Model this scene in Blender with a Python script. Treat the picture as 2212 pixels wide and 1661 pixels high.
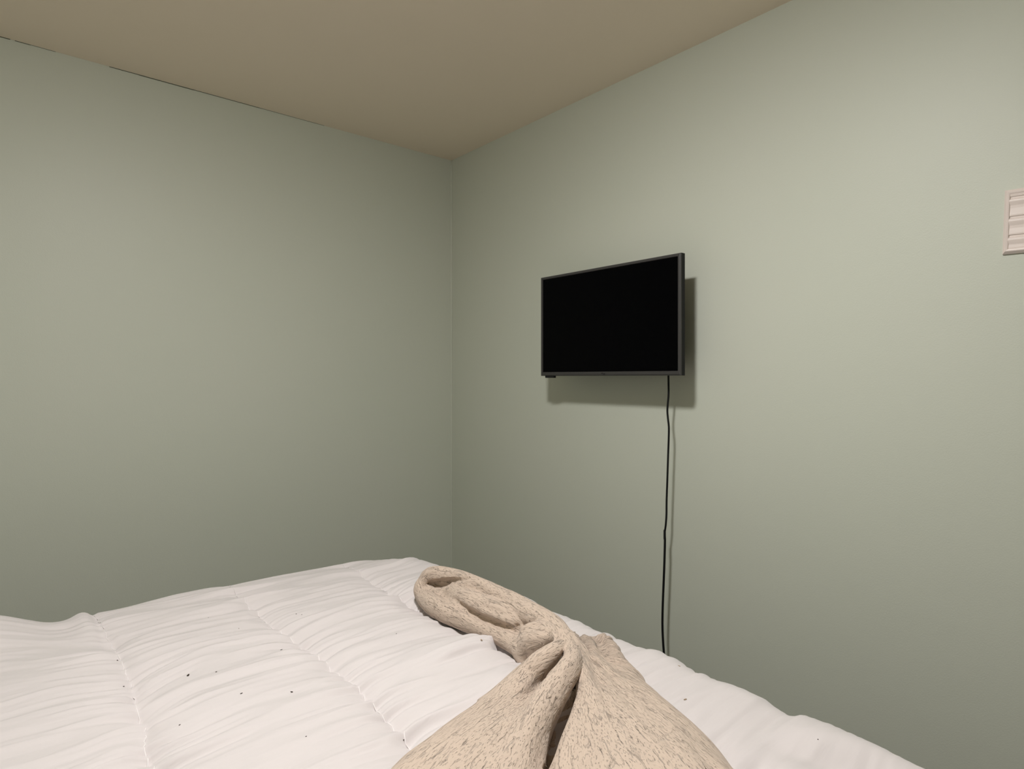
import bpy, bmesh, math, random
import numpy as np
from mathutils import Vector

# ------------------------------------------------------------------ clear
for o in list(bpy.data.objects):
    bpy.data.objects.remove(o, do_unlink=True)
scene = bpy.context.scene
COL = scene.collection
random.seed(7)

# ------------------------------------------------------------------ camera
CAM_H = 1.24                       # camera height above the floor
FPX, PCX, HORIZON = 1329.0, 1106.0, 815.0
YAW = math.atan(1125.0 / 1329.0)   # heading, clockwise from +Y
cam_d = bpy.data.cameras.new('camera')
cam = bpy.data.objects.new('camera', cam_d)
COL.objects.link(cam)
cam.location = (0, 0, CAM_H)
cam.rotation_euler = (math.pi / 2, 0, -YAW)
cam_d.sensor_fit = 'HORIZONTAL'
cam_d.sensor_width = 36.0
cam_d.lens = 36.0 * FPX / 2212.0
cam_d.shift_y = -(830.5 - HORIZON) / 2212.0
cam_d.clip_start = 0.02
scene.camera = cam

# ------------------------------------------------------------------ world, exposure
world = bpy.data.worlds.new('world')
scene.world = world
world.use_nodes = True
world.node_tree.nodes['Background'].inputs[0].default_value = (0.02, 0.02, 0.022, 1)
world.node_tree.nodes['Background'].inputs[1].default_value = 0.0
scene.view_settings.view_transform = 'Standard'
scene.view_settings.look = 'None'
scene.view_settings.gamma = 1.0
scene.view_settings.use_curve_mapping = False
scene.view_settings.exposure = 0.0
LIGHT_POS = (0.40, 0.83)          # the flush ceiling light
LIGHT_STRENGTH = 270.0
LIGHT_COLOR = (1.0, 0.985, 0.975)

# ------------------------------------------------------------------ room size
WX = 1.98                          # wall that carries the television
WY = 2.868                         # wall on the left of the picture
BX = -1.20                         # wall behind the bed head
BY = -1.60                         # wall behind the camera
CEIL = CAM_H + 1.2214
BED = CAM_H - 0.60                 # level of the comforter's top

S_, C_ = math.sin(YAW), math.cos(YAW)
def ray(px, py):
    l = (px - PCX) / FPX
    return np.array([S_ + l * C_, C_ - l * S_, -(py - HORIZON) / FPX])
def at_z(px, py, z):               # measured point at absolute height z
    r = ray(px, py); t = (z - CAM_H) / r[2]
    return np.array([r[0] * t, r[1] * t, z])
def at_x(px, py, x):
    r = ray(px, py); t = x / r[0]
    return np.array([x, r[1] * t, CAM_H + r[2] * t])

# ------------------------------------------------------------------ materials
def mat(name, color, rough=0.6, spec=0.3, metallic=0.0):
    m = bpy.data.materials.new(name); m.use_nodes = True
    b = m.node_tree.nodes['Principled BSDF']
    b.inputs['Base Color'].default_value = (*color, 1)
    b.inputs['Roughness'].default_value = rough
    b.inputs['Specular IOR Level'].default_value = spec
    b.inputs['Metallic'].default_value = metallic
    return m
def N(m, t, **kw):
    n = m.node_tree.nodes.new(t)
    for k, v in kw.items():
        if k in n.inputs: n.inputs[k].default_value = v
        else: setattr(n, k, v)
    return n
def L(m, a, b): m.node_tree.links.new(a, b)
def bsdf(m): return m.node_tree.nodes['Principled BSDF']
def add_bump(m, height_socket, strength, dist, prev=None):
    b = N(m, 'ShaderNodeBump'); b.inputs['Strength'].default_value = strength
    b.inputs['Distance'].default_value = dist
    L(m, height_socket, b.inputs['Height'])
    if prev: L(m, prev, b.inputs['Normal'])
    return b.outputs['Normal']
def painted(name, c1, c2, rough, spec):
    m = mat(name, c1, rough, spec)
    tc = N(m, 'ShaderNodeTexCoord')
    big = N(m, 'ShaderNodeTexNoise'); big.inputs['Scale'].default_value = 1.7; big.inputs['Detail'].default_value = 3
    L(m, tc.outputs['Object'], big.inputs['Vector'])
    mix = N(m, 'ShaderNodeMix', data_type='RGBA')
    mix.inputs['A'].default_value = (*c1, 1); mix.inputs['B'].default_value = (*c2, 1)
    L(m, big.outputs['Fac'], mix.inputs['Factor']); L(m, mix.outputs['Result'], bsdf(m).inputs['Base Color'])
    fine = N(m, 'ShaderNodeTexNoise'); fine.inputs['Scale'].default_value = 260; fine.inputs['Detail'].default_value = 2
    L(m, tc.outputs['Object'], fine.inputs['Vector'])
    mid = N(m, 'ShaderNodeTexNoise'); mid.inputs['Scale'].default_value = 9; mid.inputs['Detail'].default_value = 2
    L(m, tc.outputs['Object'], mid.inputs['Vector'])
    n1 = add_bump(m, fine.outputs['Fac'], 0.12, 0.002)
    n2 = add_bump(m, mid.outputs['Fac'], 0.05, 0.02, n1)
    L(m, n2, bsdf(m).inputs['Normal'])
    return m

M_WALL = painted('sage_wall_paint', (0.59, 0.62, 0.525), (0.61, 0.625, 0.54), 0.48, 0.35)
M_CEIL = painted('ceiling_paint', (0.945, 0.830, 0.675), (0.95, 0.835, 0.69), 0.85, 0.15)
M_TRIM = mat('white_trim_paint', (0.75, 0.73, 0.70), 0.45, 0.3)
M_GAP = mat('dark_joint', (0.12, 0.125, 0.09), 0.9, 0.05)
M_FLOOR = mat('floor_carpet', (0.05, 0.040, 0.032), 0.95, 0.05)
M_VENT = mat('vent_enamel', (0.80, 0.70, 0.645), 0.4, 0.35)
M_BEZEL = mat('tv_bezel', (0.048, 0.046, 0.044), 0.42, 0.35)
M_TVBACK = mat('tv_back', (0.012, 0.012, 0.012), 0.6, 0.2)
M_SCREEN = mat('tv_screen', (0.0010, 0.0010, 0.0014), 0.20, 0.035)
M_CORD = mat('cord_rubber', (0.008, 0.008, 0.008), 0.55, 0.2)
M_MATTRESS = mat('mattress_ticking', (0.7, 0.68, 0.64), 0.9, 0.1)
M_WOOD = mat('bed_wood', (0.16, 0.09, 0.05), 0.5, 0.3)
M_METAL = mat('dark_metal', (0.05, 0.05, 0.05), 0.4, 0.4, 0.8)
M_LINT = mat('dark_lint', (0.035, 0.025, 0.02), 0.9, 0.05)
M_LINT2 = mat('tan_lint', (0.30, 0.22, 0.15), 0.9, 0.05)

M_QUILT = mat('white_microfibre', (0.605, 0.56, 0.55), 0.75, 0.2)
bsdf(M_QUILT).inputs['Sheen Weight'].default_value = 0.45
tc = N(M_QUILT, 'ShaderNodeTexCoord')
mp = N(M_QUILT, 'ShaderNodeMapping'); mp.inputs['Scale'].default_value = (7, 45, 10)
L(M_QUILT, tc.outputs['Object'], mp.inputs['Vector'])
nz = N(M_QUILT, 'ShaderNodeTexNoise'); nz.inputs['Scale'].default_value = 1.0; nz.inputs['Detail'].default_value = 4
nz.inputs['Distortion'].default_value = 0.6
L(M_QUILT, mp.outputs['Vector'], nz.inputs['Vector'])
L(M_QUILT, add_bump(M_QUILT, nz.outputs['Fac'], 0.25, 0.006), bsdf(M_QUILT).inputs['Normal'])
M_THREAD = mat('white_thread', (0.74, 0.70, 0.69), 0.7, 0.2)

def blanket_material():
    m = mat('beige_crinkle_knit', (0.66, 0.535, 0.425), 0.92, 0.08)
    bsdf(m).inputs['Sheen Weight'].default_value = 0.15
    bsdf(m).inputs['Sheen Roughness'].default_value = 0.6
    uv = N(m, 'ShaderNodeUVMap'); uv.uv_map = 'flow'
    def noise(su, sv, detail, dist):
        mp = N(m, 'ShaderNodeMapping'); mp.inputs['Scale'].default_value = (su, sv, 1)
        L(m, uv.outputs['UV'], mp.inputs['Vector'])
        n = N(m, 'ShaderNodeTexNoise'); n.noise_dimensions = '2D'
        n.inputs['Scale'].default_value = 1.0; n.inputs['Detail'].default_value = detail
        n.inputs['Distortion'].default_value = dist
        L(m, mp.outputs['Vector'], n.inputs['Vector'])
        return n.outputs['Fac']
    def ramp(s, a, b):
        r = N(m, 'ShaderNodeMapRange'); r.inputs['From Min'].default_value = a; r.inputs['From Max'].default_value = b
        L(m, s, r.inputs['Value']); return r.outputs['Result']
    stitch = ramp(noise(100, 430, 1, 0.3), 0.26, 0.39)      # short dashes of the knit
    crack = ramp(noise(22, 150, 5, 0.8), 0.29, 0.385)       # longer crinkle lines
    soft = noise(30, 90, 3, 0.4)
    n1 = add_bump(m, stitch, 0.85, 0.0022)
    n2 = add_bump(m, crack, 0.8, 0.0042, n1)
    n3 = add_bump(m, soft, 0.5, 0.006, n2)
    L(m, n3, bsdf(m).inputs['Normal'])
    mix = N(m, 'ShaderNodeMix', data_type='RGBA')
    mix.inputs['A'].default_value = (0.49, 0.39, 0.315, 1); mix.inputs['B'].default_value = (0.525, 0.42, 0.335, 1)
    L(m, soft, mix.inputs['Factor']); L(m, mix.outputs['Result'], bsdf(m).inputs['Base Color'])
    return m
M_BLANKET = blanket_material()

M_GLOW = bpy.data.materials.new('lamp_diffuser'); M_GLOW.use_nodes = True
nt = M_GLOW.node_tree; nt.nodes.clear()
em = nt.nodes.new('ShaderNodeEmission'); em.inputs['Color'].default_value = (*LIGHT_COLOR, 1)
em.inputs['Strength'].default_value = LIGHT_STRENGTH
mo = nt.nodes.new('ShaderNodeOutputMaterial'); nt.links.new(em.outputs[0], mo.inputs['Surface'])

# ------------------------------------------------------------------ helpers
def link(name, me, m, parent=None, smooth=False):
    o = bpy.data.objects.new(name, me); COL.objects.link(o)
    if m: me.materials.append(m)
    if parent: o.parent = parent
    if smooth: me.polygons.foreach_set('use_smooth', [True] * len(me.polygons))
    return o
def bm_obj(name, bm, m, parent=None, smooth=False):
    bmesh.ops.recalc_face_normals(bm, faces=bm.faces[:])
    me = bpy.data.meshes.new(name); bm.to_mesh(me); bm.free()
    return link(name, me, m, parent, smooth)
def box(bm, x0, x1, y0, y1, z0, z1, bevel=0.0, seg=2):
    r = bmesh.ops.create_cube(bm, size=1.0); vs = r['verts']
    for v in vs:
        v.co = Vector((x0 + (v.co.x + .5) * (x1 - x0), y0 + (v.co.y + .5) * (y1 - y0), z0 + (v.co.z + .5) * (z1 - z0)))
    if bevel:
        es = list({e for v in vs for e in v.link_edges})
        bmesh.ops.bevel(bm, geom=es, offset=bevel, segments=seg, affect='EDGES', profile=0.5)
def empty(name, loc=(0, 0, 0)):
    o = bpy.data.objects.new(name, None); COL.objects.link(o); o.location = loc
    o.empty_display_size = 0.05
    return o
def tag(o, label, cat, group=None):
    o['label'] = label; o['category'] = cat
    if group: o['group'] = group
    return o
def struct(o, label=None):
    o['kind'] = 'structure'
    if label: o['label'] = label
    return o
def fix_parent(root):              # parts are modelled in world space: keep them there
    for c in root.children:
        c.location = Vector(c.location) - Vector(root.location)
def tube_mesh(path, radii, seg=10):
    vs, fs = [], []
    P = [Vector(p) for p in path]; n = len(P)
    up = Vector((1, 0, 0)); prev = None
    for i, p in enumerate(P):
        t = (P[min(i + 1, n - 1)] - P[max(i - 1, 0)]).normalized()
        a = (up - t * up.dot(t)) if prev is None else (prev - t * prev.dot(t))
        if a.length < 1e-5: a = t.orthogonal()
        a.normalize(); prev = a; b = t.cross(a)
        r = radii[i] if hasattr(radii, '__len__') else radii
        for k in range(seg):
            q = 2 * math.pi * k / seg
            vs.append(p + a * math.cos(q) * r + b * math.sin(q) * r)
    for i in range(n - 1):
        for k in range(seg):
            k2 = (k + 1) % seg
            fs.append((i * seg + k, i * seg + k2, (i + 1) * seg + k2, (i + 1) * seg + k))
    fs.append(tuple(range(seg))[::-1]); fs.append(tuple((n - 1) * seg + k for k in range(seg)))
    return vs, fs
def catmull(pts, step):
    pts = np.asarray(pts, float); out = []
    n = len(pts)
    for i in range(n - 1):
        p0 = pts[max(i - 1, 0)]; p1 = pts[i]; p2 = pts[i + 1]; p3 = pts[min(i + 2, n - 1)]
        m = max(1, int(math.ceil(np.linalg.norm((p2 - p1)[:3]) / step)))
        for k in range(m):
            t = k / m
            out.append(0.5 * ((2 * p1) + (-p0 + p2) * t + (2 * p0 - 5 * p1 + 4 * p2 - p3) * t * t + (-p0 + 3 * p1 - 3 * p2 + p3) * t ** 3))
    out.append(pts[-1])
    return np.array(out)
_rng = np.random.RandomState(11)
_perm = _rng.rand(512, 512)
def vnoise(x, y):                  # smooth value noise, -1..1
    xi = np.floor(x).astype(int); yi = np.floor(y).astype(int)
    fx = x - xi; fy = y - yi
    fx = fx * fx * fx * (fx * (fx * 6 - 15) + 10); fy = fy * fy * fy * (fy * (fy * 6 - 15) + 10)
    g = lambda a, b: _perm[a % 512, b % 512]
    v = (g(xi, yi) * (1 - fx) + g(xi + 1, yi) * fx) * (1 - fy) + (g(xi, yi + 1) * (1 - fx) + g(xi + 1, yi + 1) * fx) * fy
    return v * 2 - 1

# ------------------------------------------------------------------ the room
T = 0.10
def slab(name, m, x0, x1, y0, y1, z0, z1):
    bm = bmesh.new(); box(bm, x0, x1, y0, y1, z0, z1)
    return struct(bm_obj(name, bm, m))
slab('floor', M_FLOOR, BX - T, WX + T, BY - T, WY + T, -T, 0)
slab('ceiling', M_CEIL, BX - T, WX + T, BY - T, WY + T, CEIL, CEIL + T)
slab('wall_right', M_WALL, WX, WX + T, BY - T, WY + T, 0, CEIL)
slab('wall_left', M_WALL, BX - T, WX, WY, WY + T, 0, CEIL)
slab('wall_head', M_WALL, BX - T, BX, BY - T, WY, 0, CEIL)
slab('wall_back', M_WALL, BX, WX, BY - T, BY, 0, CEIL)
def board(name, x0, x1, y0, y1):
    bm = bmesh.new(); box(bm, x0, x1, y0, y1, 0, 0.085, 0.003)
    struct(bm_obj(name, bm, M_TRIM))
board('baseboard_right', WX - 0.012, WX, BY, WY)
board('baseboard_left', BX, WX - 0.012, WY - 0.012, WY)
# caulk bead standing in the corner of the two walls, slightly wavy
pts = []
for i in range(60):
    z = 0.1 + (CEIL - 0.1) * i / 59
    w = 0.0015 * math.sin(i * 0.33) + 0.001 * math.sin(i * 0.9)
    pts.append((WX - 0.0015 + w * .3, WY - 0.0015 + w * .3, z))
vs, fs = tube_mesh(pts, 0.0045, 8)
me = bpy.data.meshes.new('trim_1'); me.from_pydata(vs, [], fs); struct(link('trim_1', me, M_WALL, smooth=True))
# hairline gap where the paint of the left wall stops short of the ceiling
def hairline(name, px_pairs):
    bm = bmesh.new()
    for a, b, th in px_pairs:
        xa = at_y_x(a); xb = at_y_x(b)
        box(bm, xa, xb, WY - 0.0012, WY + 0.002, CEIL - th, CEIL)
    struct(bm_obj(name, bm, M_GAP))
def at_y_x(px):
    r = ray(px, 200); return r[0] * WY / r[1]
hairline('trim_2', [(-60, 22, .0024), (32, 66, .0019), (66, 120, .0010), (236, 300, .0020), (300, 420, .0026), (420, 560, .0018), (560, 700, .0010)])

# ------------------------------------------------------------------ ceiling light (out of the picture, above it)
root = tag(empty('ceiling_light', (LIGHT_POS[0], LIGHT_POS[1], CEIL)), 'round white flush ceiling light above the foot of the bed', 'ceiling light')
def lathe(name, prof, m, parent, seg=40, smooth=True):
    bm = bmesh.new(); rings = []
    for r, z in prof:
        rings.append([bm.verts.new((r * math.cos(2 * math.pi * k / seg), r * math.sin(2 * math.pi * k / seg), z)) for k in range(seg)])
    for a, b in zip(rings, rings[1:]):
        for k in range(seg):
            bm.faces.new((a[k], a[(k + 1) % seg], b[(k + 1) % seg], b[k]))
    bm.faces.new(rings[0]); bm.faces.new(rings[-1])
    return bm_obj(name, bm, m, parent, smooth)
lathe('trim_ring', [(0.136, 0.0), (0.136, -0.012), (0.132, -0.015), (0.122, -0.015), (0.122, 0.0)], M_TRIM, root, smooth=False)
lathe('diffuser', [(0.120, -0.002), (0.120, -0.017), (0.115, -0.022), (0.100, -0.028), (0.075, -0.034), (0.045, -0.038), (0.015, -0.040)], M_GLOW, root)

# ------------------------------------------------------------------ bed under the comforter
BX0, BX1, BY0, BY1 = -0.98, 1.055, 0.245, 1.845        # outline of the comforter's flat top
bed = tag(empty('bed', (0.04, 1.06, 0)), 'wooden bed under the white comforter', 'bed')
bm = bmesh.new(); box(bm, BX0 + .03, BX1 - .03, BY0 + .03, BY1 - .03, 0.36, BED - 0.045, 0.05, 3)
bm_obj('mattress', bm, M_MATTRESS, bed, True)
bm = bmesh.new(); box(bm, BX0 + .05, BX1 - .05, BY0 + .05, BY1 - .05, 0.16, 0.358, 0.012, 2)
bm_obj('bed_base', bm, M_WOOD, bed)
for x in (BX0 + .12, BX1 - .12):
    for y in (BY0 + .12, BY1 - .12):
        bm = bmesh.new(); box(bm, x - .03, x + .03, y - .03, y + .03, 0, 0.165, 0.004)
        bm_obj('leg', bm, M_WOOD, bed)
fix_parent(bed)

# ------------------------------------------------------------------ comforter
SEAMS = [-0.79, -0.46, -0.13, 0.20, 0.53, 0.86]
ROUND_C, ROUND_E, HANG = 0.17, 0.075, 0.24
flap = np.array([at_z(x, y, BED)[:2] for x, y in ((1082, 1384), (1076, 1398), (1066, 1413), (1030, 1424), (985, 1440), (930, 1460), (870, 1482), (800, 1510))])
def quilt_relief(x, y):
    """height of the quilting above the smooth drape, for the cloth's own x (across the seams) and y"""
    d = np.full(x.shape, 9.0)
    for i, s in enumerate(SEAMS):
        c = s + 0.012 * np.sin(y * 5 + i * 2.1) + 0.004 * vnoise(y * 14 + i * 9, y * 0 + i)
        d = np.minimum(d, np.abs(x - c))
    border = np.clip((y - 1.60) / 0.22, 0, 1)
    puff = 0.026 * (1 - np.exp(-d / 0.036)) * (1 - 0.8 * border) + 0.006 * border
    near = np.exp(-d / 0.055)
    # gathers run across the seams; they drift a little and die out between the seams
    yy = y + 0.020 * vnoise(x * 5.2 + 3, y * 3.0) + 0.010 * vnoise(x * 11, y * 7 + 5)
    g1 = vnoise(x * 2.3 + 7, yy * 21)
    g2 = vnoise(x * 4.1 + 40, yy * 40 + 13)
    g2 = np.where(g2 > 0, g2, 0) * 1.4 + 0.6 * (1 - 2.4 * np.abs(vnoise(x * 3.6 + 140, yy * 30 + 61)))
    g3 = 1 - 2.2 * np.abs(vnoise(x * 7.0 + 80, yy * 52 + 31))
    rid = 1 - 2.2 * np.abs(vnoise(x * 2.0 + 19, yy * 15 + 3))
    cell = np.floor((x - 0.20) / 0.33)
    amp = 0.55 + 0.45 * vnoise(x * 1.4 + cell * 3.7, y * 2.2 + 50)
    h = puff + amp * (0.0060 * g1 + 0.0062 * np.clip(rid, -.5, 1)) + (0.0026 + 0.0066 * near) * g2 + (0.0010 + 0.0048 * near) * g3
    h += 0.008 * vnoise(x * 2.1 + 5, y * 2.6 + 9) * np.clip((1.0 - x) / 0.15, 0.25, 1)
    return h
def flap_relief(x, y):
    best = np.full(x.shape, 9.0); side = np.zeros(x.shape); along = np.zeros(x.shape)
    n = len(flap) - 1
    for i in range(n):
        a = flap[i]; e = flap[i + 1] - a; L2 = e @ e
        t = np.clip(((x - a[0]) * e[0] + (y - a[1]) * e[1]) / L2, 0, 1)
        dx = x - a[0] - t * e[0]; dy = y - a[1] - t * e[1]
        dd = np.hypot(dx, dy); k = dd < best
        best = np.where(k, dd, best); side = np.where(k, e[0] * dy - e[1] * dx, side)
        along = np.where(k, (i + t) / n, along)
    sd = np.where(side < 0, best, -best)          # positive on the raised side (towards the far edge)
    fade = np.clip(1.35 - along, 0, 1) * np.clip((0.84 - along) * 4, 0, 1) * np.clip(1 - np.abs(sd) / 0.13, 0, 1) * np.clip(along * 6 + 0.35, 0, 1)
    return 0.025 * fade * np.where(sd > 0, np.minimum(sd / 0.012, 1) , 0), best
def edge_lift(x, y):
    """lumps of the border, as seen along the far edge and the edge under the television"""
    g = lambda v, c, w: np.exp(-((v - c) / w) ** 2)
    far = np.clip((y - 1.62) / 0.2, 0, 1); rgt = np.clip((x - 0.86) / 0.16, 0, 1)
    h = far * (0.052 * g(x, -0.03, .105) - 0.006 * g(x, 0.11, .05) + 0.009 * g(x, 0.172, .020) - 0.006 * g(x, 0.196, .008) + 0.006 * g(x, .45, .2))
    h += 0.011 * g(x, 1.02, .045) * g(y, 1.72, .05)
    h += rgt * (0.008 * g(y, .80, .05) - 0.003 * g(y, .70, .03) + 0.004 * g(y, .60, .04) - 0.006 * g(y, .53, .02) + 0.009 * g(y, .47, .03))
    return h
def drape(u, v):
    """cloth coordinates -> position on the bed (numpy arrays)"""
    ix0, ix1, iy0, iy1 = BX0 + ROUND_C, BX1 - ROUND_C, BY0 + ROUND_C, BY1 - ROUND_C
    cx = np.clip(u, ix0, ix1); cy = np.clip(v, iy0, iy1)
    dx = u - cx; dy = v - cy
    d = np.hypot(dx, dy); dn = np.maximum(d, 1e-9)
    nx, ny = dx / dn, dy / dn
    # square cloth on a rounded bed corner: distances measured so that the straight edges stay exact
    e = np.maximum(d - ROUND_C, 0)
    a = np.minimum(e / ROUND_E, math.radians(84))
    out = np.minimum(d, ROUND_C) + ROUND_E * np.sin(a)
    dn2 = ROUND_E * (1 - np.cos(a))
    rest = np.maximum(e - ROUND_E * math.radians(84), 0)
    rest = np.minimum(rest, HANG)
    ang = np.arctan2(ny, nx)
    s_along = u * np.abs(ny) + v * np.abs(nx) + ang * 0.3
    wav = rest * (0.10 + 0.10 * np.sin(s_along * 17 + 1.3 * np.sin(s_along * 5)) + 0.06 * np.sin(s_along * 31))
    X = cx + nx * (out + wav); Y = cy + ny * (out + wav); Z = BED - dn2 - rest * 0.985
    # relief direction: up on top, outwards on the hanging sides
    rx = nx * np.sin(a); ry = ny * np.sin(a); rz = np.cos(a)
    h = quilt_relief(u, v) - 0.016 + edge_lift(u, v)
    fl, fd = flap_relief(u, v)
    h = h + fl
    # ridge and valley that run out over the near corner at the foot
    q = (u - 1.03) + (v - 0.46) * 0.25
    m = np.clip((0.52 - v) / 0.12, 0, 1)
    h = h + m * (0.012 * np.exp(-(q / .035) ** 2) - 0.014 * np.exp(-((q + 0.065) / .03) ** 2))
    return X + rx * h, Y + ry * h, Z + rz * h
def axis(lo, hi, f0, f1, fine, coarse):
    a = list(np.arange(lo, f0, coarse)) + list(np.arange(f0, f1, fine)) + list(np.arange(f1, hi, coarse)) + [hi]
    return np.array(a)
EXT = ROUND_E * math.radians(84) + HANG
us = axis(BX0 - EXT, BX1 + EXT, -0.15, BX1 + 0.12, 0.0055, 0.016)
vs_ = axis(BY0 - EXT, BY1 + EXT, 0.20, BY1 + 0.14, 0.0042, 0.016)
U, V = np.meshgrid(us, vs_, indexing='ij')
X, Y, Z = drape(U, V)
# keep the hanging cloth clear of the walls and the floor
X = np.clip(X, BX + .03, WX - .03); Z = np.maximum(Z, 0.03)
nu, nv = U.shape
co = np.stack([X, Y, Z], -1).reshape(-1, 3)
idx = np.arange(nu * nv).reshape(nu, nv)
quads = np.stack([idx[:-1, :-1], idx[1:, :-1], idx[1:, 1:], idx[:-1, 1:]], -1).reshape(-1, 4)
def np_mesh(name, co, quads):
    me = bpy.data.meshes.new(name)
    me.vertices.add(len(co)); me.vertices.foreach_set('co', np.ascontiguousarray(co, np.float32).ravel())
    me.loops.add(quads.size); me.loops.foreach_set('vertex_index', np.ascontiguousarray(quads, np.int32).ravel())
    me.polygons.add(len(quads)); me.polygons.foreach_set('loop_start', np.arange(0, quads.size, 4, dtype=np.int32))
    me.polygons.foreach_set('loop_total', np.full(len(quads), 4, np.int32))
    me.polygons.foreach_set('use_smooth', np.ones(len(quads), bool))
    me.update(calc_edges=True); me.validate()
    return me
comf = tag(empty('comforter', (0.04, 1.06, BED)), 'white quilted comforter with gathered seams spread over the bed', 'comforter')
cloth = link('quilted_cover', np_mesh('quilted_cover', co, quads), M_QUILT, comf)
def top_z(x, y):
    a, b, c = drape(np.array([x]), np.array([y])); return float(c[0])
for i, s in enumerate(SEAMS):       # zigzag thread lying in each seam
    vs, fs = [], []
    yy = np.arange(BY0 + 0.02, BY1 + 0.03, 0.0105)
    cc = s + 0.012 * np.sin(yy * 5 + i * 2.1) + 0.004 * vnoise(yy * 14 + i * 9, yy * 0 + i)
    zig = np.where(np.arange(len(yy)) % 2 == 0, 0.0012, -0.0012)
    a, b, c = drape(cc + zig, yy)
    p = [(a[k], b[k], c[k] + 0.0006) for k in range(len(yy))]
    vs, fs = tube_mesh(p, 0.0010, 5)
    me = bpy.data.meshes.new('seam_thread'); me.from_pydata(vs, [], fs)
    link('seam_thread', me, M_THREAD, comf, True)
fix_parent(comf)

# ------------------------------------------------------------------ throw blanket: rolled and fanned folds
def stroke(pts, kz=1.0, k=0.012, lift=0.0, step=0.012, fan=False):
    """pts: (px, py, radius in px[, lift in m]) of the roll's axis; the roll rests on the bed"""
    out = []
    for p in pts:
        r = ray(p[0], p[1]); lf = p[3] if len(p) > 3 else lift
        h = 0.03
        for _ in range(12):
            t = (BED + h - CAM_H) / r[2]
            rad = p[2] / FPX * t
            h = rad * 0.8 / kz + lf
        out.append((r[0] * t, r[1] * t, BED + h, rad))
    return dict(p=catmull(out, step), kz=kz, k=k, fan=fan)
STROKES = [
    # core of the tail and its three strands
    stroke([(930, 1268, 22, .012), (1000, 1296, 30, .008), (1070, 1330, 34), (1140, 1372, 36)], kz=1.2, k=.02),
    stroke([(906, 1272, 10, .02), (930, 1244, 16, .05), (978, 1250, 18, .056), (1026, 1269, 21, .053), (1074, 1291, 23, .05), (1138, 1322, 24, .05), (1192, 1350, 22, .055), (1222, 1378, 17, .06), (1233, 1404, 16, .06)], k=.010),
    stroke([(975, 1280, 14, .035), (1015, 1300, 22, .036), (1062, 1321, 25, .032), (1105, 1341, 22, .032), (1136, 1356, 14, .03)], k=.008),
    stroke([(930, 1246, 13, .045), (911, 1268, 17, .02), (917, 1287, 20), (937, 1305, 24), (962, 1319, 25), (1002, 1338, 23), (1045, 1358, 20), (1100, 1383, 21), (1128, 1402, 21)], k=.008),
    # curl at the knot
    stroke([(1126, 1412, 13, .0), (1124, 1380, 13, .03), (1140, 1360, 14, .055), (1170, 1353, 14, .065), (1198, 1364, 13, .07), (1208, 1384, 11, .068)], k=.010),
    stroke([(1132, 1404, 24, .0), (1156, 1386, 27, .032), (1180, 1380, 22, .05), (1198, 1384, 14, .055)], k=.010),
    stroke([(1130, 1405, 15, .0), (1131, 1424, 16, -.004), (1150, 1424, 18, -.004)], k=.008),
    stroke([(1160, 1352, 9, .06), (1180, 1356, 9, .075), (1194, 1372, 8, .078), (1197, 1388, 7, .075)], k=.008),
    # two rolls that leave the knot towards the near side
    stroke([(1208, 1394, 11, .080), (1190, 1412, 18, .072), (1164, 1436, 26, .052), (1136, 1466, 33, .026), (1104, 1505, 40, .010), (1060, 1570, 46, -.006), (1010, 1640, 50, -.03)], k=.016),
    stroke([(1232, 1402, 15, .065), (1235, 1424, 17, .070), (1224, 1450, 23, .066), (1202, 1482, 29, .055), (1178, 1526, 34, .045), (1152, 1580, 40, .04), (1126, 1650, 48, .035), (1085, 1760, 60, .02), (1030, 1900, 70, -.03)], k=.016),
    # lining seen in the gaps between the rolls
    stroke([(1205, 1420, 18, .0), (1228, 1470, 26, .0), (1222, 1530, 30, .0), (1206, 1600, 34, .0), (1180, 1720, 40, .0)], kz=3.0, k=.006),
    # near left lobe
    stroke([(1140, 1480, 40), (1105, 1550, 80), (1040, 1640, 130), (990, 1730, 175), (930, 1850, 220)], kz=1.9, k=.03, fan=True),
    stroke([(1108, 1512, 26, .0), (1040, 1578, 42, .012), (968, 1636, 56, .012), (900, 1715, 74, .0)], kz=1.4, k=.03, fan=True),
    # near right lobe with its ribs
    stroke([(1292, 1396, 36), (1300, 1432, 50), (1326, 1490, 76), (1362, 1570, 118), (1400, 1660, 166), (1440, 1790, 235)], kz=1.9, k=.012, fan=True),
    stroke([(1238, 1384, 12, .058), (1260, 1420, 13, .056), (1272, 1480, 18, .050), (1262, 1540, 27, .045), (1248, 1600, 35, .043), (1226, 1700, 44, .036), (1196, 1850, 50, -.02)], k=.02, fan=True),
    stroke([(1285, 1500, 14, .06), (1310, 1580, 20, .056), (1336, 1680, 26, .04), (1360, 1800, 30, -.02)], k=.03, fan=True),
    stroke([(1262, 1384, 14, .032), (1288, 1420, 15, .046), (1322, 1480, 19, .048), (1368, 1550, 24, .040), (1430, 1650, 32, .022), (1500, 1780, 40, -.04)], k=.012, fan=True),
    stroke([(1300, 1380, 13, .024), (1318, 1398, 13, .028), (1334, 1430, 16, .030), (1374, 1490, 20, .026), (1432, 1560, 26, .012), (1500, 1660, 34, -.02), (1560, 1760, 40, -.06)], k=.012, fan=True),
]
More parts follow.
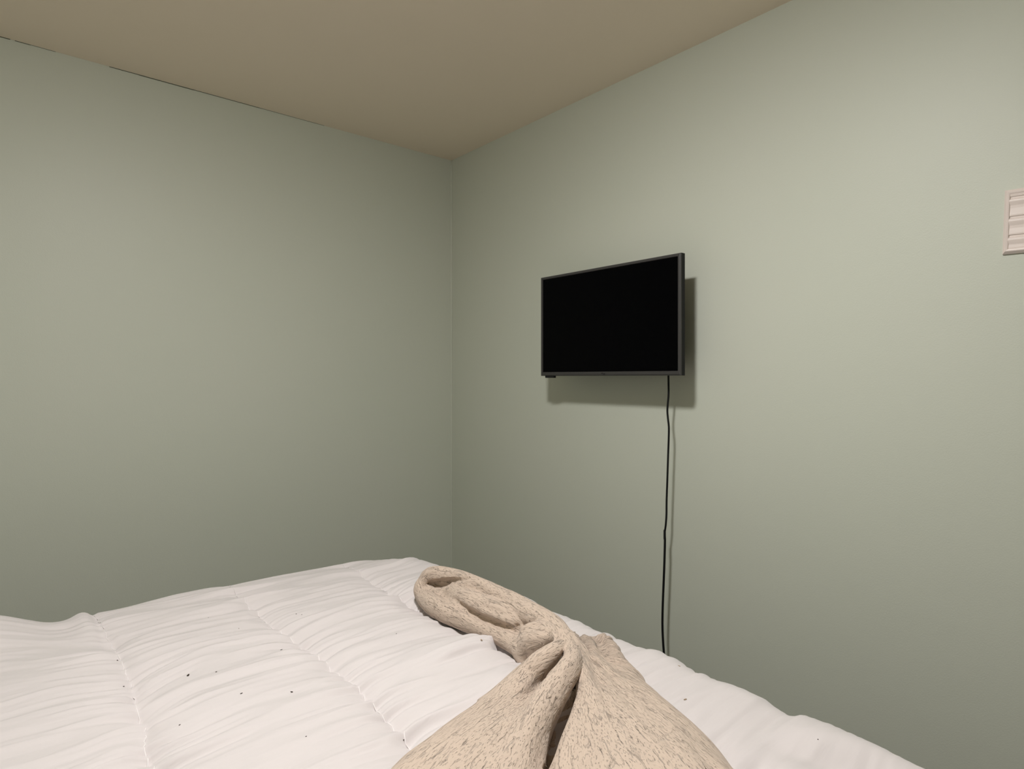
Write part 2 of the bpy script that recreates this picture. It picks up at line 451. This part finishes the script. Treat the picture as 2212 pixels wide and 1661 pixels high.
CARVE = [
    (stroke([(1214, 1394, 3), (1215, 1410, 4), (1211, 1426, 3)], lift=.080), .004),
    (stroke([(1252, 1444, 3, .05), (1242, 1484, 8, .035), (1227, 1530, 7, .03), (1207, 1580, 4, .03), (1192, 1620, 4, .03), (1178, 1661, 4, .03), (1155, 1740, 5, .03)]), .004),
    (stroke([(1250, 1452, 3, .01), (1240, 1490, 8, .0), (1226, 1535, 7, .0), (1207, 1585, 5, .0), (1190, 1630, 5, .0), (1178, 1665, 5, .0), (1155, 1745, 6, .0)]), .004),
    (stroke([(1196, 1610, 4), (1180, 1655, 4), (1166, 1700, 4), (1150, 1760, 5)], lift=.060), .003),
    (stroke([(1194, 1614, 4), (1180, 1655, 4), (1166, 1700, 4), (1150, 1760, 5)], lift=.085), .003),
]
# creases pressed into the finished surface: (px, py, radius px), how deep the axis lies, smoothing
PRESS = [
    ([(922, 1260, 3), (940, 1257, 5), (960, 1256, 6), (980, 1254, 6), (1000, 1252, 4), (1016, 1251, 3)], .006, .004),
    ([(940, 1262, 5), (955, 1262, 7), (972, 1258, 5)], .004, .006),
    ([(984, 1296, 2), (1000, 1310, 4), (1020, 1324, 6), (1045, 1337, 7), (1075, 1350, 7), (1100, 1360, 6), (1118, 1368, 4)], .003, .008),
    ([(1030, 1305, 2), (1070, 1318, 3), (1110, 1332, 3)], .000, .006),
    ([(1120, 1352, 4), (1114, 1372, 4), (1116, 1392, 3)], .002, .006),
    ([(1140, 1364, 2), (1160, 1360, 3), (1182, 1366, 3), (1190, 1380, 4), (1182, 1392, 3)], .000, .006),
    ([(1210, 1432, 3), (1190, 1452, 4), (1166, 1474, 4), (1140, 1500, 3), (1110, 1540, 2)], .000, .010),
    ([(1246, 1390, 3), (1262, 1416, 3), (1278, 1446, 4), (1296, 1484, 4), (1312, 1520, 3), (1330, 1560, 2)], .000, .010),
    ([(1294, 1378, 3), (1294, 1400, 4), (1306, 1430, 4), (1330, 1470, 5), (1358, 1512, 5), (1392, 1550, 4), (1420, 1584, 3), (1455, 1622, 2)], .002, .012),
    ([(1204, 1590, 4), (1192, 1622, 4), (1180, 1655, 4), (1170, 1690, 4), (1158, 1730, 4)], .012, .004),
    ([(1204, 1590, 4), (1192, 1622, 4), (1180, 1655, 4), (1170, 1690, 4), (1158, 1730, 4)], .012, .004),
    ([(1330, 1440, 2), (1370, 1490, 3), (1410, 1540, 3), (1450, 1590, 2)], .000, .010),
]
def seg_field(F, org, h, s, pad):
    """distance to a tapered poly-capsule, evaluated in place on local boxes"""
    P = s['p'].copy(); kz = s['kz']
    D = np.full(F.shape, 9.0, np.float32)
    for a, b in zip(P[:-1], P[1:]):
        r = max(a[3], b[3]) + pad
        lo = np.minimum(a[:3], b[:3]) - r; hi = np.maximum(a[:3], b[:3]) + r
        i0 = np.maximum(((lo - org) / h).astype(int), 0); i1 = np.minimum(((hi - org) / h).astype(int) + 2, F.shape)
        if np.any(i1 <= i0): continue
        gx = (org[0] + h * np.arange(i0[0], i1[0]))[:, None, None] - a[0]
        gy = (org[1] + h * np.arange(i0[1], i1[1]))[None, :, None] - a[1]
        gz = ((org[2] + h * np.arange(i0[2], i1[2]))[None, None, :] - a[2]) * kz
        e = b[:3] - a[:3]; ez = e[2] * kz
        L2 = e[0] ** 2 + e[1] ** 2 + ez ** 2 + 1e-12
        t = np.clip((gx * e[0] + gy * e[1] + gz * ez) / L2, 0, 1)
        d = np.sqrt((gx - t * e[0]) ** 2 + (gy - t * e[1]) ** 2 + (gz - t * ez) ** 2) - (a[3] + t * (b[3] - a[3]))
        sl = D[i0[0]:i1[0], i0[1]:i1[1], i0[2]:i1[2]]
        np.minimum(sl, d.astype(np.float32), out=sl)
    return D
KNOT = stroke([(1225, 1388, 12, .05), (1226, 1389, 12, .05)])['p'][0][:3]
def build_blanket():
    h = 0.0040
    allp = np.concatenate([s['p'] for s in STROKES])
    lo = np.array([(allp[:, i] - allp[:, 3]).min() for i in range(2)] + [BED - 0.04]) - 0.02
    hi = np.array([(allp[:, i] + allp[:, 3]).max() for i in range(2)] + [(allp[:, 2] + allp[:, 3] * 0.8).max()]) + 0.03
    lo[0] = max(lo[0], 0.10); lo[1] = max(lo[1], 0.27)      # stays on the bed
    hi[0] = min(hi[0], 1.16)
    n = ((hi - lo) / h).astype(int) + 1
    F = np.full(n, 9.0, np.float32)
    for s in STROKES:
        k = s['k']; D = seg_field(F, lo, h, s, k + 0.02)
        q = np.maximum(k - np.abs(F - D), 0) / k
        F = np.minimum(F, D) - q * q * k * 0.25
    for s, k in CARVE:
        D = -seg_field(F, lo, h, s, k + 0.012)
        q = np.maximum(k - np.abs(F - D), 0) / k
        F = np.where(D > -8, np.maximum(F, D) + q * q * k * 0.25, F)
    for path, deep, k in PRESS:
        pp = []
        ctrl = catmull(np.array([(x, y, 0, r) for x, y, r in path], float), 6.0)
        for x, y, _, r in ctrl:
            q = ray(x, y); tt = np.arange(0.55, 2.4, 0.002)
            pos = np.array([0, 0, CAM_H]) + tt[:, None] * q
            ii = np.round((pos - lo) / h).astype(int); ok = ((ii >= 0) & (ii < n)).all(1)
            f = np.full(len(tt), 9.0); f[ok] = F[ii[ok, 0], ii[ok, 1], ii[ok, 2]]
            hit = np.where((f < 0) & (pos[:, 2] > BED + 0.004))[0]
            if len(hit):
                t0 = tt[hit[0]]; qn = q / np.linalg.norm(q)
                pp.append(list(pos[hit[0]] + qn * deep) + [r / FPX * t0])
        if len(pp) < 2: continue
        pp = np.array(pp)
        for i in range(3): pp[1:-1, i] = (pp[:-2, i] + 2 * pp[1:-1, i] + pp[2:, i]) / 4
        keep = [0]
        for i in range(1, len(pp)):
            if np.linalg.norm(pp[i, :3] - pp[keep[-1], :3]) > 0.004: keep.append(i)
        D = -seg_field(F, lo, h, dict(p=pp[keep], kz=1.0), k + 0.012)
        q = np.maximum(k - np.abs(F - D), 0) / k
        F = np.where(D > -8, np.maximum(F, D) + q * q * k * 0.25, F)
    # flat underside just inside the comforter's relief
    gz = (lo[2] + h * np.arange(n[2]))[None, None, :]
    gx = (lo[0] + h * np.arange(n[0]))[:, None, None]; gy = (lo[1] + h * np.arange(n[1]))[None, :, None]
    xx, yy2 = np.meshgrid(lo[0] + h * np.arange(n[0]), lo[1] + h * np.arange(n[1]), indexing='ij')
    zt = np.maximum(drape(xx, yy2)[2], BED - 0.03) - 0.004       # the underside follows the comforter
    F = np.maximum(F, zt[:, :, None] - gz)
    F = np.maximum(F, (lo[0] + 0.02) - gx); F = np.maximum(F, (lo[1] + 0.02) - gy)
    # ---- surface nets
    ins = F < 0
    c = [ins[i:n[0] - 1 + i, j:n[1] - 1 + j, k:n[2] - 1 + k] for i in (0, 1) for j in (0, 1) for k in (0, 1)]
    cnt = sum(x.astype(np.int8) for x in c)
    act = (cnt > 0) & (cnt < 8)
    ai = np.argwhere(act); vid = np.full(act.shape, -1, np.int32); vid[act] = np.arange(len(ai))
    acc = np.zeros((len(ai), 3)); num = np.zeros(len(ai))
    corners = [(i, j, k) for i in (0, 1) for j in (0, 1) for k in (0, 1)]
    val = {q: F[ai[:, 0] + q[0], ai[:, 1] + q[1], ai[:, 2] + q[2]] for q in corners}
    for q in corners:
        for ax in range(3):
            if q[ax] == 0:
                w = list(q); w[ax] = 1; w = tuple(w)
                a, b = val[q], val[w]; m = (a < 0) != (b < 0)
                t = np.where(m, a / np.where(m, a - b, 1), 0)
                p = np.tile(np.array(q, float), (len(ai), 1)); p[:, ax] = t
                acc[m] += p[m]; num[m] += 1
    co = lo + h * (ai + acc / num[:, None])
    quads = []
    for ax in range(3):
        o1, o2 = [(1, 2), (2, 0), (0, 1)][ax]
        sl0 = [slice(None)] * 3; sl1 = [slice(None)] * 3
        sl0[ax] = slice(0, -1); sl1[ax] = slice(1, None)
        A, B = ins[tuple(sl0)], ins[tuple(sl1)]
        e = np.argwhere(A != B)
        e = e[(e[:, o1] > 0) & (e[:, o2] > 0) & (e[:, o1] < n[o1] - 1) & (e[:, o2] < n[o2] - 1)]
        fl = A[e[:, 0], e[:, 1], e[:, 2]]
        def cell(d1, d2):
            q = e.copy(); q[:, o1] -= d1; q[:, o2] -= d2
            return vid[q[:, 0], q[:, 1], q[:, 2]]
        a, b, c_, d = cell(1, 1), cell(0, 1), cell(0, 0), cell(1, 0)
        qd = np.stack([a, b, c_, d], 1)
        qd[~fl] = qd[~fl][:, ::-1]
        quads.append(qd)
    quads = np.concatenate(quads); quads = quads[(quads >= 0).all(1)]
    # ---- relax the stair-steps
    ed = np.concatenate([quads[:, [0, 1]], quads[:, [1, 2]], quads[:, [2, 3]], quads[:, [3, 0]]])
    deg = np.bincount(ed[:, 0], minlength=len(co)) + np.bincount(ed[:, 1], minlength=len(co))
    for it in range(3):
        s = np.zeros_like(co)
        for ax in range(3):
            s[:, ax] = np.bincount(ed[:, 0], co[ed[:, 1], ax], len(co)) + np.bincount(ed[:, 1], co[ed[:, 0], ax], len(co))
        co = co * 0.5 + 0.5 * s / np.maximum(deg, 1)[:, None]
    # ---- flow coordinates: along / around the nearest roll
    ns = len(STROKES)
    DD = np.full((ns, len(co)), 9.0, np.float32); FU = np.zeros((ns, len(co)), np.float32); FV = np.zeros((ns, len(co)), np.float32)
    for si, s in enumerate(STROKES):
        P = s['p'][::2] if len(s['p']) > 12 else s['p']; kz = s['kz']
        arc = np.concatenate([[0], np.cumsum(np.linalg.norm(np.diff(P[:, :3], axis=0), axis=1))])
        mx = P[:, 3].max() + 0.08
        sub = np.where((co[:, 0] > P[:, 0].min() - mx) & (co[:, 0] < P[:, 0].max() + mx) & (co[:, 1] > P[:, 1].min() - mx) & (co[:, 1] < P[:, 1].max() + mx))[0]
        cs = co[sub]; bd = np.full(len(sub), 9.0); u_ = np.zeros(len(sub)); v_ = np.zeros(len(sub))
        for i in range(len(P) - 1):
            a, b = P[i], P[i + 1]; e = b[:3] - a[:3]; L2 = e @ e + 1e-12
            v = cs - a[:3]; t = np.clip(v @ e / L2, 0, 1)
            w = v - t[:, None] * e; rad = a[3] + t * (b[3] - a[3])
            bd = np.minimum(bd, np.sqrt(w[:, 0] ** 2 + w[:, 1] ** 2 + (w[:, 2] * kz) ** 2) - rad)
        if s['fan']:                                   # folds that fan out from the knot
            v = cs - KNOT
            u_ = np.linalg.norm(v, axis=1) + si * 0.0
            v_ = np.arctan2(v[:, 1], v[:, 0]); v_ = np.where(v_ > 1.5, v_ - 2 * math.pi, v_) * 0.40
        else:                                          # smooth position along and around the roll
            tg = np.gradient(P[:, :3], axis=0); tg /= np.linalg.norm(tg, axis=1)[:, None] + 1e-9
            d2 = ((cs[:, None, :] - P[None, :, :3]) ** 2).sum(2)
            w = np.exp(-(d2 - d2.min(1)[:, None]) / (0.35 * d2.min(1)[:, None] + 0.0006)); w /= w.sum(1)[:, None]
            c0 = w @ P[:, :3]; T_ = w @ tg; T_ /= np.linalg.norm(T_, axis=1)[:, None] + 1e-9
            rr = w @ P[:, 3]; dv = cs - c0
            u_ = w @ arc + (dv * T_).sum(1) * 0.6 + si * 3.1
            la = np.stack([-T_[:, 1], T_[:, 0]], 1); la /= np.linalg.norm(la, axis=1)[:, None] + 1e-9
            v_ = np.arctan2(dv[:, 0] * la[:, 0] + dv[:, 1] * la[:, 1], np.abs(dv[:, 2]) * kz + 1e-6) * rr + si * 1.7
        DD[si, sub] = bd; FU[si, sub] = u_; FV[si, sub] = v_
    srt = np.partition(DD, 1, axis=0); sid = DD.argmin(0)
    calm = np.clip((srt[1] - srt[0]) / 0.006, 0.15, 1)
    ar = np.arange(len(co)); fu = FU[sid, ar]; fv = FV[sid, ar]
    # ---- crinkles in the surface itself
    me = np_mesh('throw_blanket', co, quads)
    nr = np.zeros(len(co) * 3, np.float32); me.vertices.foreach_get('normal', nr); nr = nr.reshape(-1, 3)
    wu = fu + 0.018 * vnoise(fu * 21 + 5, fv * 33) ; wv = fv + 0.007 * vnoise(fu * 17 + 60, fv * 24 + 7) + 0.003 * vnoise(fu * 47 + 3, fv * 60 + 70)
    d = 0.0011 * vnoise(wu * 9, wv * 62) + 0.0040 * vnoise(wu * 5 + 3, wv * 27 + 8)
    isfan = np.array([q['fan'] for q in STROKES])[sid]
    d = np.where(isfan, 0.0010 * vnoise(wu * 9, wv * 62) + 0.0050 * vnoise(fu * 1.4 + 3, fv * 26 + 8) * np.clip(1.3 - 2.2 * fu, 0.25, 1) - 0.003 * np.clip(1 - 5 * np.abs(vnoise(fu * 1.1 + 8, wv * 13 + 3)), 0, 1), d)
    calm = np.where(isfan, np.maximum(calm, 0.8), calm)
    d *= np.clip((co[:, 2] - BED + 0.006) / 0.02, 0, 1) * calm
    co2 = co + nr * d[:, None]
    me.vertices.foreach_set('co', np.ascontiguousarray(co2, np.float32).ravel())
    uvl = me.uv_layers.new(name='flow')
    li = np.zeros(len(me.loops), np.int32); me.loops.foreach_get('vertex_index', li)
    fs = np.repeat(sid[li.reshape(-1, 4)[:, 0]], 4)      # one roll's coordinates for a whole face
    uvl.data.foreach_set('uv', np.stack([FU[fs, li], FV[fs, li]], 1).astype(np.float32).ravel())
    me.update()
    return me
bl = link('throw_blanket', build_blanket(), M_BLANKET)
tag(bl, 'beige crinkle-knit throw blanket twisted into a roll on the white comforter', 'blanket')

# ------------------------------------------------------------------ television
TY0, TY1 = 1.2545, 1.9690           # right and left end of the front, seen from the bed
TZ0, TZ1 = CAM_H + 0.0062, CAM_H + 0.4345
TX = 1.83                           # front plane
tv = tag(empty('television', (WX, (TY0 + TY1) / 2, TZ0)), 'black flat screen television with grey bezel mounted on the green wall', 'television')
b_side, b_top, b_bot = 0.0125, 0.0120, 0.0165
def ring_mesh():
    bm = bmesh.new()
    def loop(y0, y1, z0, z1, x): return [bm.verts.new((x, y, z)) for y, z in ((y0, z0), (y1, z0), (y1, z1), (y0, z1))]
    def inset(d, x): return loop(TY0 + d, TY1 - d, TZ0 + d, TZ1 - d, x)
    ls = [inset(0, TX + 0.0075), inset(0, TX + 0.0045), inset(0.0012, TX + 0.0018), inset(0.0045, TX),
          loop(TY0 + b_side - .0015, TY1 - b_side + .0015, TZ0 + b_bot - .0015, TZ1 - b_top + .0015, TX),
          loop(TY0 + b_side, TY1 - b_side, TZ0 + b_bot, TZ1 - b_top, TX + 0.0035),
          loop(TY0 + b_side, TY1 - b_side, TZ0 + b_bot, TZ1 - b_top, TX + 0.0075)]
    ls.append(ls[0])
    for a, b in zip(ls, ls[1:]):
        for k in range(4): bm.faces.new((a[k], a[(k + 1) % 4], b[(k + 1) % 4], b[k]))
    return bm
bm_obj('bezel', ring_mesh(), M_BEZEL, tv)
bm = bmesh.new(); box(bm, TX + 0.0036, TX + 0.0078, TY0 + b_side - .002, TY1 - b_side + .002, TZ0 + b_bot - .002, TZ1 - b_top + .002)
o = bm_obj('screen', bm, M_SCREEN, tv); o['label'] = 'black glossy screen, switched off'
def housing():
    bm = bmesh.new()
    def loop(d, db, x): return [bm.verts.new((x, y, z)) for y, z in ((TY0 + d, TZ0 + d), (TY1 - d, TZ0 + d), (TY1 - d, TZ1 - db), (TY0 + d, TZ1 - db))]
    ls = [loop(.0, .0, TX + .0080), loop(.0, .0, TX + .026), loop(.008, .008, TX + .032), loop(.035, .13, TX + .040), loop(.055, .16, TX + .070), loop(.065, .17, TX + .074)]
    for a, b in zip(ls, ls[1:]):
        for k in range(4): bm.faces.new((a[k], a[(k + 1) % 4], b[(k + 1) % 4], b[k]))
    bm.faces.new(ls[0]); bm.faces.new(ls[-1])
    return bm
bm_obj('back_housing', housing(), M_TVBACK, tv)
# little receiver window that hangs under the left end
yl = at_x(1176, 812, TX)[1]; yr = at_x(1194, 812, TX)[1]
bm = bmesh.new(); box(bm, TX + .003, TX + .020, yr, yl, TZ0 - .0085, TZ0 + .002, .0022, 2)
bm_obj('receiver_window', bm, M_TVBACK, tv)
# small dark maker's mark in the middle of the lower bezel
bm = bmesh.new(); ym = at_x(1303, 806, TX)[1]; zm = TZ0 + b_bot * .5
box(bm, TX - .0004, TX + .0006, ym - .0095, ym - .0005, zm - .0030, zm + .0010, 0)
box(bm, TX - .0004, TX + .0006, ym + .0010, ym + .0100, zm - .0005, zm + .0032, 0)
o = bm_obj('maker_mark', bm, M_TVBACK, tv); o['label'] = 'small dark mark on the lower bezel'
# bracket to the wall
yc, zc = (TY0 + TY1) / 2, (TZ0 + TZ1) / 2
bm = bmesh.new()
box(bm, WX - .006, WX, yc - .11, yc + .11, zc - .10, zc + .10, .002, 1)
box(bm, TX + .073, TX + .080, yc - .10, yc + .10, zc - .10, zc + .08, .002, 1)
for dy in (-.06, .06): box(bm, TX + .078, WX - .004, yc + dy - .012, yc + dy + .012, zc - .03, zc + .03, .002, 1)
bm_obj('wall_bracket', bm, M_METAL, tv)
fix_parent(tv)

# ------------------------------------------------------------------ power cord
CX = WX - 0.072
cpx = [(1444, 800), (1444, 818), (1444.3, 850), (1442.6, 872), (1441.6, 888), (1443, 905), (1444.8, 922), (1444.6, 945), (1443.2, 985), (1441.6, 1035),
       (1439.9, 1085), (1439.6, 1112), (1438, 1135), (1435.6, 1153), (1436.4, 1165), (1435.2, 1215), (1433.3, 1265), (1431.6, 1310), (1431.0, 1350), (1432.3, 1385), (1434.5, 1415)]
cp = [at_x(x, y, CX) for x, y in cpx]
cp = [np.array([CX, cp[0][1], cp[0][2] + .05])] + cp
p = cp[-1]
cp += [np.array([CX, p[1] - .004, p[2] - .05]), np.array([CX - .005, p[1] + .005, 0.03]), np.array([CX - .03, p[1] + .03, 0.0045]), np.array([CX - .05, p[1] + .20, 0.0045]), np.array([CX + .02, p[1] + .32, 0.0045])]
cp = catmull(np.array([list(q) + [0] for q in cp]), 0.012)[:, :3]
cp[:, 2] = np.maximum(cp[:, 2], 0.0042)
cord = tag(empty('power_cord', tuple(cp[-1])), 'thin black power cord hanging down the wall from the television', 'cord')
jz = at_x(1436, 1157, CX)[2]
rad = np.where(cp[:, 2] > jz, 0.0038, 0.0044)
vs, fs = tube_mesh(cp, rad, 10)
me = bpy.data.meshes.new('cable'); me.from_pydata(vs, [], fs); link('cable', me, M_CORD, cord, True)
j = at_x(1435.8, 1157, CX)
vs, fs = tube_mesh([(j[0], j[1], j[2] + .022), (j[0], j[1], j[2] + .018), (j[0], j[1] , j[2] - .010), (j[0], j[1], j[2] - .014)], [.0034, .0046, .0046, .0040], 10)
me = bpy.data.meshes.new('connector'); me.from_pydata(vs, [], fs); link('connector', me, M_CORD, cord, True)
fix_parent(cord)

# ------------------------------------------------------------------ wall vent at the right border
VY1, VY0 = 0.388, 0.083
VZ1, VZ0 = CAM_H + 0.4765, CAM_H + 0.3140
vent = tag(empty('wall_vent', (WX, (VY0 + VY1) / 2, VZ0)), 'white louvred vent cover high on the green wall', 'vent')
bm = bmesh.new()
def vloop(d, x): return [bm.verts.new((x, y, z)) for y, z in ((VY0 + d, VZ0 + d), (VY1 - d, VZ0 + d), (VY1 - d, VZ1 - d), (VY0 + d, VZ1 - d))]
ls = [vloop(0, WX), vloop(0, WX - .005), vloop(.0055, WX - .011), vloop(.0075, WX - .0118), vloop(.011, WX - .0112), vloop(.0125, WX - .0095), vloop(.0125, WX - .001)]
for a, b in zip(ls, ls[1:]):
    for k in range(4): bm.faces.new((a[k], a[(k + 1) % 4], b[(k + 1) % 4], b[k]))
bm.faces.new(ls[-1])
bm_obj('frame', bm, M_VENT, vent)
def vz(py): return VZ1 - (py - 412.0) / 138.0 * (VZ1 - VZ0)
def extrude_profile(name, prof, y0, y1, m, parent):
    bm = bmesh.new()
    a = [bm.verts.new((x, y0, z)) for x, z in prof]; b = [bm.verts.new((x, y1, z)) for x, z in prof]
    n = len(prof)
    for k in range(n): bm.faces.new((a[k], a[(k + 1) % n], b[(k + 1) % n], b[k]))
    bm.faces.new(a); bm.faces.new(b[::-1])
    return bm_obj(name, bm, m, parent)
for top, lip, bot in ((430, 441, 470), (472, 484, 510), (512, 524, 540)):
    prof = [(WX - .0070, vz(top)), (WX - .0078, vz(top + 2)), (WX - .0108, vz(top + 5)), (WX - .0112, vz(lip - 3)), (WX - .0106, vz(lip)),
            (WX - .0088, vz(lip + 6)), (WX - .0086, vz(lip + 12)), (WX - .0092, vz(bot - 8)), (WX - .0096, vz(bot - 3)), (WX - .0092, vz(bot)), (WX - .0015, vz(bot)), (WX - .0015, vz(top))]
    extrude_profile('louver', prof, VY0 + .011, VY1 - .011, M_VENT, vent)
bm = bmesh.new(); box(bm, WX - .0072, WX - .0010, VY0 + .011, VY1 - .011, VZ0 + .011, VZ1 - .011)
bm_obj('back_plate', bm, M_VENT, vent)
extrude_profile('top_rail', [(WX - .0105, vz(421)), (WX - .0092, vz(428)), (WX - .0015, vz(428)), (WX - .0015, vz(421))], VY0 + .011, VY1 - .011, M_VENT, vent)
fix_parent(vent)
vent.rotation_euler = (math.radians(1.8), 0, 0)      # hangs a little crooked
vent.location.z -= 0.152 * math.sin(math.radians(1.8))
vent.location.y += 0.003

# ------------------------------------------------------------------ specks of lint on the comforter
def lint_mesh(seed, stretch):
    rr = random.Random(seed); bm = bmesh.new()
    bmesh.ops.create_icosphere(bm, subdivisions=1, radius=1)
    for v in bm.verts:
        f = rr.uniform(.7, 1.25); v.co = Vector((v.co.x * f * stretch, v.co.y * f, v.co.z * f * .45))
    me = bpy.data.meshes.new('lint_speck'); bm.to_mesh(me); bm.free(); return me
lm = [lint_mesh(1, 1.9), lint_mesh(2, 1.1), lint_mesh(3, 1.4)]
for q in lm: q.materials.append(M_LINT)
lt = lint_mesh(5, 1.7); lt.materials.append(M_LINT2)
spk = [(406, 1459, 5), (467, 1452, 3.6), (630, 1495, 4.6), (521, 1498, 3.2), (640, 1328, 2.6), (652, 1328, 2.2), (607, 1404, 3.2), (872, 1602, 4.2),
       (661, 1591, 3.0), (253, 1421, 3.6), (267, 1483, 3.0), (388, 1571, 2.8), (450, 1336, 2.2), (516, 1358, 2.0), (562, 1327, 2.0), (856, 1369, 2.2), (1767, 1612, 2.6)]
def put_lint(px, py, w, me, label, group):
    q = at_z(px, py, BED); z = top_z(q[0], q[1])
    for _ in range(4):
        q = at_z(px, py, z); z = top_z(q[0], q[1])
    dist = math.hypot(q[0], q[1])
    o = bpy.data.objects.new('lint_speck', me); COL.objects.link(o)
    s = w * 0.5 / FPX * dist * 0.95
    o.location = (q[0], q[1], z + s * .3); o.scale = (s, s, s * .9); o.rotation_euler = (0, 0, random.uniform(0, 3.1))
    tag(o, label, 'lint', group)
lab = ['largest dark lint speck, between the first two seams of the comforter', 'dark lint speck just right of the largest speck on the comforter',
       'dark lint speck left of the middle seam, lower of the bigger ones', 'small dark lint speck between two bigger specks on the comforter',
       'left one of two tiny dark specks beside the middle seam', 'right one of two tiny dark specks beside the middle seam',
       'dark lint speck close to the left of the middle seam', 'dark lint speck on the comforter next to the near edge of the blanket',
       'small dark speck near the bottom border, between middle seam and blanket', 'upper dark speck lying right on the leftmost visible seam',
       'lower dark speck lying right on the leftmost visible seam', 'small dark speck near the bottom, right of the leftmost visible seam',
       'tiny reddish dark speck near the far side of the comforter', 'tiny dark speck below the far specks left of the middle seam',
       'tiny dark speck at the top end of the middle seam', 'tiny dark speck on the comforter left of the blanket roll',
       'small dark speck on the comforter near its right corner']
for i, (px, py, w) in enumerate(spk):
    put_lint(px, py, w, lm[i % 3], lab[i], 'dark lint specks on the comforter')
put_lint(1480, 1511, 5.0, lt, 'tan speck of lint on the comforter right of the blanket', None)
put_lint(1467, 1439, 3.6, lt, 'tan speck of lint near the comforter edge below the cord', None)
put_lint(1040, 1388, 4.5, lt, 'tan speck of lint just below the blanket roll', None)
